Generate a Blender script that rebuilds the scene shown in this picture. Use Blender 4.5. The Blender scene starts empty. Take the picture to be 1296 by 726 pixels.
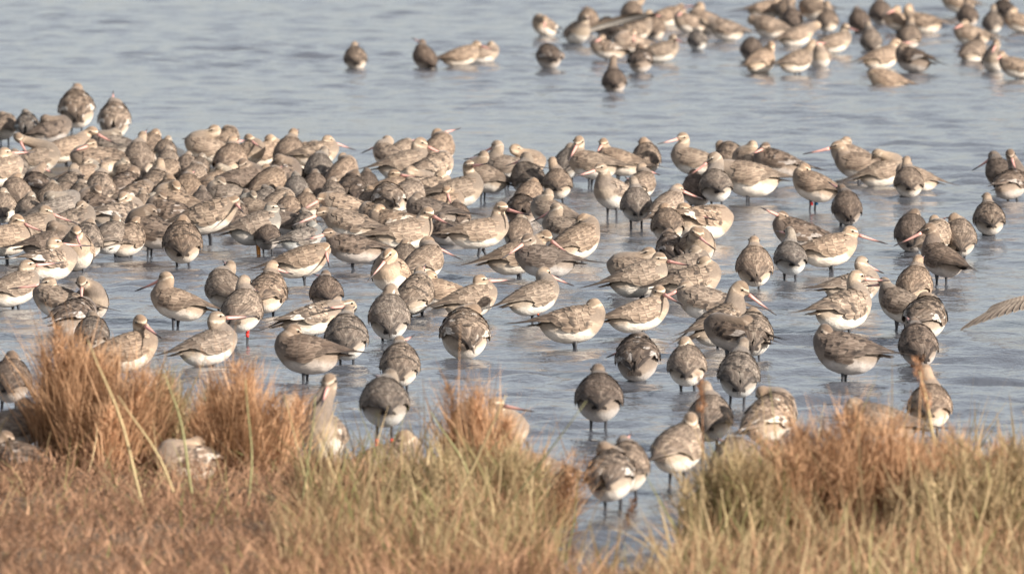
import bpy, math, random
import numpy as np
from mathutils import Vector, Matrix
random.seed(7); RNG = np.random.default_rng(7)
sc = bpy.context.scene
C = sc.collection
# ------------------------------------------------------------------ camera, sky, sun
H = 2.1                     # camera height above the water, metres
FPX = 14400.0               # focal length in photograph pixels (1296 wide): a 400 mm lens
HORIZON = -500.0            # row of the horizon in the photograph (well above the frame)
PITCH = math.atan((363.0 - HORIZON) / FPX)
cam_d = bpy.data.cameras.new('camera'); cam = bpy.data.objects.new('camera', cam_d); C.objects.link(cam)
cam_d.lens = 400; cam_d.sensor_width = 36; cam_d.clip_start = 0.5; cam_d.clip_end = 3000
cam.location = (0, 0, H); cam.rotation_euler = (math.radians(90) - PITCH, 0, 0)
cam_d.dof.use_dof = True; cam_d.dof.focus_distance = 34.0; cam_d.dof.aperture_fstop = 12.5
sc.camera = cam
SUN_EL, SUN_ROT = 24.0, 128.0
w = bpy.data.worlds.new('World'); sc.world = w; w.use_nodes = True
wn = w.node_tree; wn.nodes.clear()
sky = wn.nodes.new('ShaderNodeTexSky'); sky.sky_type = 'NISHITA'; sky.sun_disc = False
sky.sun_elevation = math.radians(SUN_EL); sky.sun_rotation = math.radians(SUN_ROT)
sky.air_density = 1.0; sky.dust_density = 1.2; sky.ozone_density = 2.0
bg = wn.nodes.new('ShaderNodeBackground'); bg.inputs[1].default_value = 0.095
wo = wn.nodes.new('ShaderNodeOutputWorld')
hs = wn.nodes.new('ShaderNodeHueSaturation'); hs.inputs['Saturation'].default_value = .34
wn.links.new(sky.outputs[0], hs.inputs['Color']); wn.links.new(hs.outputs[0], bg.inputs[0]); wn.links.new(bg.outputs[0], wo.inputs[0])
sd = bpy.data.lights.new('sun', 'SUN'); sd.energy = 5.0; sd.angle = math.radians(0.6); sd.color = (1.0, 0.94, 0.86)
so = bpy.data.objects.new('sun', sd); C.objects.link(so)
el, ro = math.radians(SUN_EL), math.radians(SUN_ROT)
sundir = Vector((math.sin(ro) * math.cos(el), math.cos(ro) * math.cos(el), math.sin(el)))
so.rotation_euler = sundir.to_track_quat('Z', 'Y').to_euler()
sc.view_settings.view_transform = 'Standard'; sc.view_settings.look = 'None'
sc.view_settings.exposure = 0.72; sc.view_settings.gamma = 1.0
sc.render.resolution_x = 1024; sc.render.resolution_y = 573

def ray(px, py):
    """direction through a photograph pixel"""
    v = Vector(((px - 648) / FPX, -(py - 363) / FPX, -1.0))
    return (Matrix.Rotation(math.radians(90) - PITCH, 3, 'X') @ v)
def at_z(px, py, z):
    d = ray(px, py); t = (z - H) / d.z
    return Vector((0, 0, H)) + d * t
def at_y(px, py, y):
    d = ray(px, py); t = y / d.y
    return Vector((0, 0, H)) + d * t

# ------------------------------------------------------------------ node helper
class NT:
    def __init__(s, name):
        s.m = bpy.data.materials.new(name); s.m.use_nodes = True; s.t = s.m.node_tree
        s.b = s.t.nodes['Principled BSDF']; s.out = s.t.nodes['Material Output']
    def n(s, ty, **k):
        o = s.t.nodes.new(ty)
        for a, v in k.items(): setattr(o, a, v)
        return o
    def put(s, inp, v):
        if hasattr(v, 'is_linked') or isinstance(v, bpy.types.NodeSocket): s.t.links.new(v, inp)
        elif isinstance(v, (tuple, list)) and len(v) == 3 and inp.type == 'RGBA': inp.default_value = (*v, 1)
        else: inp.default_value = v
    def math(s, op, a, b=0.0, c=None, clamp=False):
        o = s.n('ShaderNodeMath', operation=op, use_clamp=clamp)
        s.put(o.inputs[0], a); s.put(o.inputs[1], b)
        if c is not None: s.put(o.inputs[2], c)
        return o.outputs[0]
    def step(s, v, a, b):
        o = s.n('ShaderNodeMapRange', interpolation_type='SMOOTHSTEP')
        s.put(o.inputs[0], v); o.inputs[1].default_value = a; o.inputs[2].default_value = b
        return o.outputs[0]
    def mix(s, f, a, b, mode='MIX'):
        o = s.n('ShaderNodeMix', data_type='RGBA', blend_type=mode)
        s.put(o.inputs[0], f); s.put(o.inputs[6], a); s.put(o.inputs[7], b)
        return o.outputs[2]
    def noise(s, scale, detail=3, vec=None, rough=.5, dist=0.0):
        o = s.n('ShaderNodeTexNoise'); o.inputs['Scale'].default_value = scale
        o.inputs['Detail'].default_value = detail; o.inputs['Roughness'].default_value = rough
        o.inputs['Distortion'].default_value = dist
        if vec is not None: s.t.links.new(vec, o.inputs['Vector'])
        return o.outputs['Fac']
    def attr(s, name, out='Fac'): return s.n('ShaderNodeAttribute', attribute_name=name).outputs[out]
    def mapping(s, vec, scale):
        o = s.n('ShaderNodeMapping'); s.t.links.new(vec, o.inputs[0]); o.inputs['Scale'].default_value = scale
        return o.outputs[0]
    def bump(s, h, strength, dist):
        o = s.n('ShaderNodeBump'); o.inputs['Strength'].default_value = strength; o.inputs['Distance'].default_value = dist
        s.put(o.inputs['Height'], h); s.t.links.new(o.outputs[0], s.b.inputs['Normal'])
    def set(s, name, v): s.put(s.b.inputs[name], v)

# plumage of the body: belly, breast, neck and head, from the body's own coordinates
def body_material(name, small=False):
    m = NT(name)
    oc = m.n('ShaderNodeTexCoord').outputs['Object']; sep = m.n('ShaderNodeSeparateXYZ'); m.t.links.new(oc, sep.inputs[0])
    X, Y, Z = sep.outputs
    neck = m.attr('neck')
    hc = m.n('ShaderNodeAttribute', attribute_name='headco').outputs['Vector']
    sh = m.n('ShaderNodeSeparateXYZ'); m.t.links.new(hc, sh.inputs[0]); A, B, U = sh.outputs
    n1 = m.noise(38, 3, oc); n2 = m.noise(140, 3, m.mapping(oc, (.45, 1, 1)), .6); n3 = m.noise(420, 2, m.mapping(oc, (.4, 1, 1)))
    zz = m.math('ADD', Z, m.math('MULTIPLY', m.math('SUBTRACT', n1, .5), .035))
    front = m.step(X, .02, .085)
    lim = m.math('SUBTRACT', zz, m.math('MULTIPLY', front, -.030))
    back_c, breast_c = (.200, .164, .135), (.375, .308, .243)
    head_c, pale_c, white_c = (.300, .236, .178), (.60, .51, .41), (.80, .745, .67)
    if small: back_c, breast_c, head_c = (.20, .185, .165), (.46, .42, .36), (.26, .235, .20)
    col = m.mix(m.step(zz, -.004, .022), breast_c, back_c)
    col = m.mix(m.math('MULTIPLY', m.step(lim, .002, -.026), m.math('SUBTRACT', 1, m.math('MULTIPLY', front, .45))), col, white_c)
    col = m.mix(m.step(neck, .25, .8), col, head_c)
    # darker hind neck and crown, pale brow in front of the eye, dark lore, pale chin
    crown = m.math('MULTIPLY', m.step(U, .007, .012), m.step(neck, .8, 1))
    col = m.mix(m.math('MULTIPLY', crown, .65), col, (.17, .12, .085))
    absB = m.math('ABSOLUTE', B)
    inhead = m.step(neck, .85, 1.0)
    brow = m.math('MULTIPLY', m.math('MULTIPLY', m.step(U, .0028, .0045), m.step(U, .0098, .0075)), m.math('MULTIPLY', m.step(A, -.006, .003), inhead))
    col = m.mix(m.math('MULTIPLY', brow, .8), col, pale_c)
    lore = m.math('MULTIPLY', m.math('MULTIPLY', m.step(U, -.001, .0006), m.step(U, .0042, .0026)), m.math('MULTIPLY', m.step(A, -.002, .004), inhead))
    col = m.mix(m.math('MULTIPLY', lore, .8), col, (.09, .065, .05))
    chin = m.math('MULTIPLY', m.step(U, -.007, -.012), inhead)
    col = m.mix(m.math('MULTIPLY', chin, .6), col, pale_c)
    # mottling
    v = m.math('ADD', m.math('MULTIPLY', n2, .75), m.math('ADD', m.math('MULTIPLY', n1, .45), m.math('MULTIPLY', n3, .3)))
    v = m.math('ADD', m.math('MULTIPLY', m.math('SUBTRACT', v, .75), 1.0), 1.0)
    vm = m.n('ShaderNodeCombineColor'); [m.t.links.new(v, vm.inputs[i]) for i in range(3)]
    col = m.mix(1.0, col, vm.outputs[0], 'MULTIPLY')
    col = m.mix(1.0, col, m.n('ShaderNodeObjectInfo').outputs['Color'], 'MULTIPLY')
    m.set('Base Color', col); m.set('Roughness', .85); m.b.inputs['Specular IOR Level'].default_value = .15
    m.b.inputs['Sheen Weight'].default_value = .15
    m.bump(m.math('ADD', n2, m.math('MULTIPLY', n3, .5)), .6, .0028)
    return m.m

def feather_material(name):
    m = NT(name)
    uvn = m.n('ShaderNodeUVMap', uv_map='UVMap'); s = m.n('ShaderNodeSeparateXYZ'); m.t.links.new(uvn.outputs[0], s.inputs[0])
    U, V = s.outputs[0], s.outputs[1]
    a = m.math('ABSOLUTE', m.math('MULTIPLY_ADD', U, 2.0, -1.0))
    tone = m.attr('tone'); dark = m.attr('dark'); pale = m.attr('pale')
    oc = m.n('ShaderNodeTexCoord').outputs['Object']
    n = m.noise(260, 2, m.mapping(oc, (.25, 1, 1)))
    base = m.mix(tone, (.140, .106, .084), (.365, .288, .226))
    base = m.mix(m.math('MULTIPLY', dark, m.step(V, .25, .75)), base, (.050, .042, .038))
    base = m.mix(pale, base, (.80, .76, .70))
    edge = m.math('MAXIMUM', m.step(a, .50, 1.0), m.step(V, .78, 1.0))
    dark = m.math('MULTIPLY', dark, m.step(V, .25, .75)); edge = m.math('MULTIPLY', edge, m.math('SUBTRACT', .55, m.math('MULTIPLY', dark, .45)))
    col = m.mix(edge, base, m.mix(dark, (.47, .40, .32), (.22, .19, .165)))
    shaft = m.math('MULTIPLY', m.step(a, .30, .0), .62)
    col = m.mix(shaft, col, (.06, .047, .038))
    v = m.math('ADD', m.math('ADD', m.math('MULTIPLY', n, .7), .28), m.math('MULTIPLY', m.noise(32, 3, oc), .72))
    vm = m.n('ShaderNodeCombineColor'); [m.t.links.new(v, vm.inputs[i]) for i in range(3)]
    col = m.mix(1.0, col, vm.outputs[0], 'MULTIPLY')
    col = m.mix(1.0, col, m.n('ShaderNodeObjectInfo').outputs['Color'], 'MULTIPLY')
    m.set('Base Color', col); m.set('Roughness', .75); m.b.inputs['Specular IOR Level'].default_value = .2
    return m.m

def plain(name, col, rough=.6, spec=.3, var=0.0, scale=60):
    m = NT(name)
    if var:
        n = m.noise(scale, 3, m.n('ShaderNodeTexCoord').outputs['Object'])
        col = m.mix(n, tuple(c * (1 - var) for c in col), tuple(min(1, c * (1 + var)) for c in col))
    m.set('Base Color', col); m.set('Roughness', rough); m.b.inputs['Specular IOR Level'].default_value = spec
    return m.m
def bill_material():
    m = NT('bill_horn'); oc = m.n('ShaderNodeTexCoord').outputs['Object']; s = m.n('ShaderNodeSeparateXYZ'); m.t.links.new(oc, s.inputs[0])
    n = m.noise(120, 2, oc)
    x = m.math('ADD', s.outputs[0], m.math('MULTIPLY', n, .01))
    m.set('Base Color', m.mix(m.step(x, .040, .078), (.72, .36, .30), (.045, .035, .035))); m.set('Roughness', .45)
    return m.m
M_body = body_material('godwit_body_plumage'); M_small = body_material('small_wader_plumage', True)
M_feather = feather_material('feather_vane'); M_bill = bill_material()
M_eye = plain('eye_dark', (.01, .008, .006), .1, .6); M_leg = plain('leg_skin', (.05, .05, .055), .5, .3, .4)
M_orange = plain('orange_leg_skin', (.55, .22, .04), .5)
M_ring = {'red': plain('ring_red', (.75, .05, .04), .35), 'blue': plain('ring_blue', (.05, .28, .55), .35), 'yellow': plain('ring_yellow', (.8, .5, .05), .35),
          'white': plain('ring_white', (.8, .8, .78), .35), 'orange': plain('ring_orange', (.85, .18, .06), .35)}

# water: real ripples with fine relief
def water_material():
    m = NT('estuary_water')
    oc = m.n('ShaderNodeTexCoord').outputs['Object']
    n = m.noise(13, 4, m.mapping(oc, (1.0, .7, 1)), .6); n2 = m.noise(30, 2, oc)
    m.set('Base Color', m.mix(m.noise(.8, 2, oc), (.080, .087, .105), (.115, .121, .138)))
    m.set('Roughness', .07); m.set('IOR', 1.33)
    m.bump(m.math('ADD', n, m.math('MULTIPLY', n2, .25)), .75, .012)
    return m.m
M_water = water_material()
def mesh_np(name, verts, faces, mat=None, smooth=True):
    me = bpy.data.meshes.new(name)
    verts = np.asarray(verts, np.float32); nf = len(faces)
    if isinstance(faces, np.ndarray):
        k = faces.shape[1]
        me.vertices.add(len(verts)); me.vertices.foreach_set('co', verts.ravel())
        me.loops.add(nf * k); me.loops.foreach_set('vertex_index', faces.astype(np.int32).ravel())
        me.polygons.add(nf); me.polygons.foreach_set('loop_start', np.arange(nf, dtype=np.int32) * k)
        me.update(calc_edges=True)
    else:
        me.from_pydata([tuple(v) for v in verts], [], faces); me.update()
    me.polygons.foreach_set('use_smooth', np.full(len(me.polygons), smooth))
    if mat: me.materials.append(mat)
    return me
def obj(name, me, parent=None, loc=(0, 0, 0), rot=None, kind=None):
    o = bpy.data.objects.new(name, me); C.objects.link(o); o.location = loc
    if rot is not None: o.rotation_euler = rot
    if parent: o.parent = parent
    if kind: o['kind'] = kind
    return o
def tag(o, label=None, cat=None, group=None):
    if label: o['label'] = label
    if cat: o['category'] = cat
    if group: o['group'] = group
    return o
def fattr(me, name, vals):
    a = me.attributes.new(name, 'FLOAT', 'POINT'); a.data.foreach_set('value', np.asarray(vals, np.float32))
def grid_faces(nr, nc):
    i = np.arange(nr - 1)[:, None] * nc + np.arange(nc - 1)[None, :]
    return np.stack([i, i + 1, i + nc + 1, i + nc], -1).reshape(-1, 4)

def make_water():
    xs = np.arange(-3.1, 3.1001, .032)
    ext = 3.1 + np.cumsum(.05 * 1.16 ** np.arange(1, 60)); ext = ext[ext < 900]
    xs = np.concatenate([-ext[::-1], xs, ext])
    ys = [20.0]
    while ys[-1] < 70: ys.append(ys[-1] + .030 * (ys[-1] / 28.0))
    st = .08
    while ys[-1] < 2500: st *= 1.10; ys.append(ys[-1] + st)
    pre = 20.0 - np.cumsum(.08 * 1.3 ** np.arange(1, 25)); pre = pre[pre > -400]
    ys = np.concatenate([pre[::-1], np.array(ys)])
    gx, gy = np.meshgrid(xs, ys); z = np.zeros_like(gx)
    r = np.random.default_rng(3)
    for k in range(64):
        lam = .10 * (6.0 ** r.random()); th = math.radians(r.normal(80, 38)); kk = 2 * math.pi / lam
        slope = .0235 * (lam / .3) ** .12
        if lam > .36: slope *= .55
        ph = r.random() * 6.28
        wx, wy = math.cos(th), math.sin(th)
        z += slope / kk * np.sin(kk * (gx * wx + gy * wy) + ph + .8 * np.sin(gx * .9 * wy + k) + .6 * np.sin(gy * .37 + k * 2))
    # long slow modulation of how rippled it is
    mod = .75 + .35 * np.sin(gx * .8 + 1.3 * np.sin(gy * .22)) * np.sin(gy * .45 + gx * .5) + .12 * np.sin(gy * 1.1)
    far = np.clip(1.5 - np.abs(gx) / 12, 0, 1) * np.clip(1.6 - np.abs(gy - 40) / 60, 0, 1)
    z *= mod * far
    v = np.stack([gx, gy, z], -1).reshape(-1, 3)
    o = obj('water', mesh_np('water', v, grid_faces(*gx.shape), M_water), kind='structure')
make_water()
# sea bed under everything
gme = mesh_np('estuary_bed', [(-3000, -500, -.45), (3000, -500, -.45), (3000, 4000, -.45), (-3000, 4000, -.45)], np.array([[0, 1, 2, 3]]), plain('bed_mud', (.10, .08, .06), .9, .1, .3, 2))
obj('estuary_bed', gme, kind='structure')

# ------------------------------------------------------------------ bank
EX = [-2400, -200, 0, 200, 350, 440, 520, 600, 668, 705, 830, 856, 900, 1000, 1296, 3600]
EY = [560, 585, 592, 598, 604, 612, 618, 632, 660, 742, 742, 690, 652, 628, 615, 600]
def edge_d(x):                      # distance of the water's edge at world x
    px = 648 + FPX * np.asarray(x) / 26.5
    return FPX * H / (np.interp(px, EX, EY) - HORIZON)
def vnoise(x, y, s, seed=0):
    """cheap smooth noise from sines"""
    r = np.random.default_rng(seed); t = np.zeros_like(np.asarray(x, float))
    for i in range(7):
        a = r.random() * 6.28; f = s * (1 + i * .45)
        t = t + np.sin((x * math.cos(a) + y * math.sin(a)) * f + r.random() * 6.28 + np.sin(x * f * .4 + i)) / (1 + i * .4)
    return t / 3.2
def bank_z(x, y):
    e = edge_d(x) + .12 * vnoise(x, y, 5, 5)
    t = np.clip((e - y) / .55, -1.2, 1.0)
    t = np.where(t > 0, t * t * (3 - 2 * t), t)
    return .055 * t + np.where(t > .4, .030 * vnoise(x, y, 7, 2) + .018 * vnoise(x, y, 20, 3), 0) - .012 + np.where(t < 0, t * .12, 0)
def bank():
    xs = np.concatenate([np.linspace(-14, -1.9, 60), np.linspace(-1.85, 1.85, 190), np.linspace(1.9, 14, 60)])
    ys = np.concatenate([np.linspace(8, 21, 50), np.linspace(21.1, 29.0, 230)])
    gx, gy = np.meshgrid(xs, ys); z = bank_z(gx, gy)
    m = NT('bank_soil'); oc = m.n('ShaderNodeTexCoord').outputs['Object']
    m.set('Base Color', m.mix(m.noise(25, 4, oc), (.10, .065, .04), (.26, .165, .10))); m.set('Roughness', .95)
    m.bump(m.noise(90, 3, oc), .8, .02)
    obj('bank', mesh_np('bank', np.stack([gx, gy, z], -1).reshape(-1, 3), grid_faces(*gx.shape), m.m), kind='structure')
bank()
def mud_bar():
    # low wet mud under the dense flock on the left
    a = np.linspace(0, 2 * math.pi, 97)[:-1]; rr = np.linspace(0, 1, 26)
    cx, cy, rx, ry = -1.55, 41.0, .98, 3.6
    g = []
    for r in rr:
        wob = 1 + .10 * np.sin(a * 5 + 1) + .06 * np.sin(a * 11) + .04 * np.sin(a * 23 + 2)
        x = cx + rx * r * np.cos(a) * wob; y = cy + ry * r * np.sin(a) * wob
        z = .022 * (1 - r ** 3) - .028 * r ** 4 + .006 * vnoise(x, y, 9, 9) + .004 * vnoise(x, y, 40, 8)
        g.append(np.stack([x, y, z], -1))
    v = np.array(g).reshape(-1, 3); n = 96
    f = [[i * n + j, i * n + (j + 1) % n, (i + 1) * n + (j + 1) % n, (i + 1) * n + j] for i in range(25) for j in range(n)]
    m = NT('wet_mud'); oc = m.n('ShaderNodeTexCoord').outputs['Object']
    nn = m.noise(14, 5, oc)
    m.set('Base Color', m.mix(nn, (.055, .042, .03), (.17, .135, .10))); m.set('Roughness', .35); m.bump(m.noise(60, 4, oc), .8, .015)
    obj('mud_bar', mesh_np('mud_bar', v, np.array(f), m.m), kind='structure')
mud_bar()

# ------------------------------------------------------------------ bird anatomy (x forward, y left, z up; origin at the middle of the trunk)
TX = np.array([-.128, -.118, -.10, -.07, -.03, .01, .05, .080, .100, .112]) * .82
TW = np.array([.004, .014, .028, .045, .055, .058, .051, .038, .024, .006])
TZ = np.array([.012, .006, -.003, -.006, -.004, -.001, .003, .011, .018, .022])
TH = np.array([.003, .012, .026, .040, .050, .053, .049, .038, .024, .006])
WX = np.array([-.20, -.175, -.15, -.12, -.08, -.04, 0, .04, .075, .10]) * .80
WW = np.array([.004, .010, .020, .033, .049, .059, .0615, .0545, .043, .028])
WH = np.array([.002, .005, .010, .020, .037, .051, .0575, .0545, .044, .028])
WZ = np.array([.018, .018, .017, .014, .007, .001, .000, .004, .011, .019])
def loft(tx, tw, tz, th, n=24):
    xs = np.linspace(tx[0], tx[-1], 22); a = np.linspace(0, 2 * math.pi, n + 1)[:-1]
    W, Z, Hh = np.interp(xs, tx, tw), np.interp(xs, tx, tz), np.interp(xs, tx, th)
    v = np.array([[(x, w_ * math.sin(t), z + h_ * math.cos(t)) for t in a] for x, w_, z, h_ in zip(xs, W, Z, Hh)]).reshape(-1, 3)
    m = len(xs)
    f = [[i * n + j, i * n + (j + 1) % n, (i + 1) * n + (j + 1) % n, (i + 1) * n + j] for i in range(m - 1) for j in range(n)]
    v = np.vstack([v, [(xs[0], 0, Z[0]), (xs[-1], 0, Z[-1])]])
    k = len(v)
    f += [[k - 2, (j + 1) % n, j] for j in range(n)] + [[k - 1, (m - 1) * n + j, (m - 1) * n + (j + 1) % n] for j in range(n)]
    return v, f
TRUNK_V, TRUNK_F = loft(TX, TW, TZ, TH)
def unit_sphere(nu=12, nv=8):
    v = [(0, 0, 1)] + [(math.sin(math.pi * i / nv) * math.cos(2 * math.pi * j / nu), math.sin(math.pi * i / nv) * math.sin(2 * math.pi * j / nu), math.cos(math.pi * i / nv)) for i in range(1, nv) for j in range(nu)] + [(0, 0, -1)]
    f = [[0, 1 + j, 1 + (j + 1) % nu] for j in range(nu)]
    for i in range(nv - 2):
        f += [[1 + i * nu + j, 1 + (i + 1) * nu + j, 1 + (i + 1) * nu + (j + 1) % nu, 1 + i * nu + (j + 1) % nu] for j in range(nu)]
    k = len(v) - 1; b = 1 + (nv - 2) * nu
    f += [[k, b + (j + 1) % nu, b + j] for j in range(nu)]
    return np.array(v), f
SPH_V, SPH_F = unit_sphere()
def bez(p0, p1, p2, p3, t):
    t = t[:, None]
    return (1 - t) ** 3 * p0 + 3 * (1 - t) ** 2 * t * p1 + 3 * (1 - t) * t * t * p2 + t ** 3 * p3
def body_shell(head, bdir, up):
    """trunk, neck and head as overlapping closed shells; returns mesh data and the neck's centre line"""
    V = [TRUNK_V]; F = [list(f) for f in TRUNK_F]; off = len(TRUNK_V)
    S = np.array((.042, 0, .012)); d = head - S; L = np.linalg.norm(d)
    p1 = S + np.array((.03 + .25 * max(0, L - .08), 0, .022 + .18 * L)); 
    p2 = head - bdir * .032 * (1.0 if L > .06 else .4) - up * .018 - np.array((0, 0, .012 + .10 * L))
    ts = np.linspace(0, 1, 13); P = bez(S, p1, p2, head - bdir * .006, ts)
    R = np.interp(ts, [0, .25, .5, .75, 1], [.043, .034, .0255, .0208, .0188])
    side = np.cross(up, bdir)
    for p, r in zip(P, R):
        V.append(SPH_V * r + p); F += [[i + off for i in f] for f in SPH_F]; off += len(SPH_V)
    for (a, u, rx, ry, rz) in ((0, .001, .0250, .0188, .0198), (.014, -.002, .0170, .0118, .0118), (.025, -.0035, .0120, .0074, .0074)):
        c = head + bdir * a + up * u
        V.append(c + SPH_V[:, :1] * rx * bdir + SPH_V[:, 1:2] * ry * side + SPH_V[:, 2:3] * rz * up)
        F += [[i + off for i in f] for f in SPH_F]; off += len(SPH_V)
    return np.vstack(V), F, P, R
# feathers
def feather(V, F, UV, AT, pts_fn, width, tone, dark, pale, ns=5):
    """pts_fn(v, u) -> point; v along 0..1, u across -1..1"""
    prof = {5: [.55, .95, 1.0, .74, .16], 4: [.6, 1, .85, .15]}[ns]
    vs = {5: [0, .3, .6, .86, 1], 4: [0, .4, .78, 1]}[ns]
    o = len(V)
    for v_, p in zip(vs, prof):
        for u in (-1, 0, 1):
            V.append(pts_fn(v_, u * p * width)); UV.append((.5 + .5 * u * min(1, p + .15), v_)); AT.append((tone, dark, pale))
    for i in range(ns - 1):
        for j in range(2):
            a = o + i * 3 + j; F.append([a, a + 1, a + 4, a + 3])
def finish_feathers(name, V, F, UV, AT):
    me = mesh_np(name, np.array(V), np.array(F), M_feather)
    A = np.array(AT)
    for i, n in enumerate(('tone', 'dark', 'pale')): fattr(me, n, A[:, i])
    uvl = me.uv_layers.new(name='UVMap'); li = np.zeros(len(me.loops), np.int32); me.loops.foreach_get('vertex_index', li)
    uvl.data.foreach_set('uv', np.array(UV, np.float32)[li].ravel())
    return me
def wing_surf(x, th, off):
    w_, h_, z = np.interp(x, WX, WW), np.interp(x, WX, WH), np.interp(x, WX, WZ)
    return np.array((x, (w_ + off) * math.sin(th), z + (h_ + off) * math.cos(th)))
def folded_wing(sgn, seed, ruffle=0.0, palebar=0.0):
    r = random.Random(seed); V, F, UV, AT = [], [], [], []
    def put(x0, th0, ln, wd, dth, lift, tone, dark=0., pale=0.):
        x0 *= .80; ln *= .88; wd *= 1.05; lift *= .40
        th0 = math.radians(th0); dth = math.radians(dth)
        yaw = r.uniform(-.1, .1) * (1 + 4 * ruffle); lf = lift * (1 + r.uniform(0, 3.2) * ruffle)
        if .25 < ruffle < .4:
            if r.random() < .22: dark = .9
        elif ruffle > .4 and pale == 0:
            q = r.random()
            if q < .30: dark = .85
            elif q < .35: pale = .6
        def fn(v, u):
            x = x0 - ln * v; rad = max(.015, np.interp(x0 - ln * .4, WX, WW))
            th = th0 + dth * v + (u + yaw * ln * v) / rad
            p = wing_surf(x, th, .0012 + lf * v ** 1.5 - abs(u) * .10)
            p[1] *= sgn
            return p
        feather(V, F, UV, AT, fn, wd, tone, dark, pale)
    # primaries and secondaries, the lowest layer
    for i in range(6): put(-.045 - .006 * i, 70 - 5 * i, .118 + .009 * i, .0085, -28 + 3 * i, .001, .3, 1.0)
    for i in range(6): put(-.01 - .01 * i, 86 - 5 * i, .055, .0105, -8, .002, .45, .45, palebar if i < 5 else 0)
    # tertials
    for i in range(5): put(-.030 - .010 * i, 52 - 9 * i, .078, .0125, -4, .0035, r.uniform(.1, .5), r.uniform(.1, .75))
    # greater, median and lesser coverts
    for k, (x0, n, ln, wd) in enumerate(((-.008, 8, .040, .0100), (.018, 8, .032, .0092), (.042, 7, .028, .0085), (.062, 6, .025, .008))):
        for i in range(n):
            put(x0 + r.uniform(-.004, .004) - .010 * math.sin(i / n * 3), 101 - 11 * i + r.uniform(-2, 2), ln, wd, -5, .0035, r.uniform(.15, .95), r.choice((0, 0, .1, .3)))
    # scapulars and mantle
    for k, (x0, ln, wd) in enumerate(((-.022, .046, .0115), (-.002, .040, .0108), (.020, .034, .0100), (.040, .030, .0092), (.060, .027, .0085), (.078, .024, .0075))):
        for i in range(5): put(x0 + r.uniform(-.005, .005), 51 - 11.5 * i + r.uniform(-3, 3), ln * r.uniform(.8, 1.15), wd, r.uniform(-3, 3), .0042, r.uniform(.1, .95), r.choice((0, .1, .25, .5)))
    for i in range(7): put(.078 - .022 * i, r.uniform(-1, 3), .036, .012, 0, .0045, r.uniform(.1, .9), r.choice((0, .1, .3)))
    return finish_feathers('folded_wing', V, F, UV, AT)
def tail_mesh():
    V, F, UV, AT = [], [], [], []
    for i, a in enumerate((-15, -10, -5, 0, 5, 10, 15)):
        an = math.radians(a)
        def fn(v, u, an=an, i=i):
            l = .062 * v
            return np.array((-.078 - l * math.cos(an) + u * math.sin(an), l * math.sin(an) + u * math.cos(an), .011 + .0012 * (3 - abs(i - 3)) - .004 * v - abs(u) * .1))
        feather(V, F, UV, AT, fn, .009, .5, .9, 0)
        def fn2(v, u, fn=fn): p = fn(v * .55, u); p[2] -= .0035; return p
        feather(V, F, UV, AT, fn2, .010, .9, 0, 1)
    return finish_feathers('tail', V, F, UV, AT)
def open_wing(span=.34, curl=.12, dk0=.95):
    """spread wing along +y: dark flight feathers with a white bar, brown coverts"""
    V, F, UV, AT = [], [], [], []; r = random.Random(5)
    for i in range(20):
        t = i / 19; y = .03 + (span * .72) * t; ang = math.radians(8 + 62 * max(0, t - .42) / .58 if t > .42 else 6)
        ln = .085 + .060 * max(0, t - .35) / .65
        def mk(z, lnk, dk, pl, xo=0.0, wd=.013):
            def fn(v, u):
                l = ln * lnk * v
                return np.array((.02 + xo - .02 * t * t - l * math.cos(ang) + u * math.sin(ang), y + l * math.sin(ang) + u * math.cos(ang), z - curl * (y + l * math.sin(ang)) ** 2 * 2 - .010 * v * v))
            feather(V, F, UV, AT, fn, wd, .4, dk, pl)
        mk(.0, 1.0, dk0, 0); mk(.0025, .62, 0, (.95 if t < .85 else .3) if dk0 > .5 else 0); mk(.005, .42, .35, 0)
        mk(.007, .32, .0, 0, .012, .011); mk(.009, .24, .1, 0, .024, .010); mk(-.004, .55, 0, 1, .004)
    return finish_feathers('open_wing', V, F, UV, AT)
WINGS = {}
for sgn in (1, -1):
    WINGS[('n', sgn)] = [folded_wing(sgn, 10 + i * 3 + sgn, .14) for i in range(3)]
    WINGS[('r', sgn)] = [folded_wing(sgn, 30 + i * 3 + sgn, .45, .7) for i in range(4)]
for sgn in (1, -1): WINGS[('m', sgn)] = [folded_wing(sgn, 70 + i * 3 + sgn, .3) for i in range(3)]
TAIL = tail_mesh(); OPEN_WING = open_wing(); BROWN_WING = open_wing(.36, .35, .15)
def tube(pts, rad, n=7):
    V = []; 
    for i, (p, r) in enumerate(zip(pts, rad)):
        a, b = pts[max(0, i - 1)], pts[min(len(pts) - 1, i + 1)]; d = Vector(b) - Vector(a); d.normalize()
        u = d.orthogonal().normalized() if abs(d.x) > .9 or True else None
        u = Vector((0, 1, 0)).cross(d); u = u.normalized() if u.length > .1 else Vector((1, 0, 0)); w_ = d.cross(u)
        V += [tuple(Vector(p) + (u * math.cos(2 * math.pi * k / n) + w_ * math.sin(2 * math.pi * k / n)) * r) for k in range(n)]
    F = [[i * n + k, i * n + (k + 1) % n, (i + 1) * n + (k + 1) % n, (i + 1) * n + k] for i in range(len(pts) - 1) for k in range(n)]
    F += [list(range(n))[::-1], [(len(pts) - 1) * n + k for k in range(n)]]
    return V, F
def merge(parts):
    V, F = [], []
    for v, f in parts:
        o = len(V); V += list(v); F += [[i + o for i in q] for q in f]
    return V, F
def bill_mesh(scale=1.0):
    L = .098 * scale; xs = np.linspace(0, 1, 9)
    pts = [(L * t, 0, .004 * t * t) for t in xs]; rad = np.interp(xs, [0, .12, .5, .93, 1], [.0062, .0050, .0032, .0022, .0008]) * (1 if scale > .9 else .6)
    return tube(pts, rad, 8)
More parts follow.
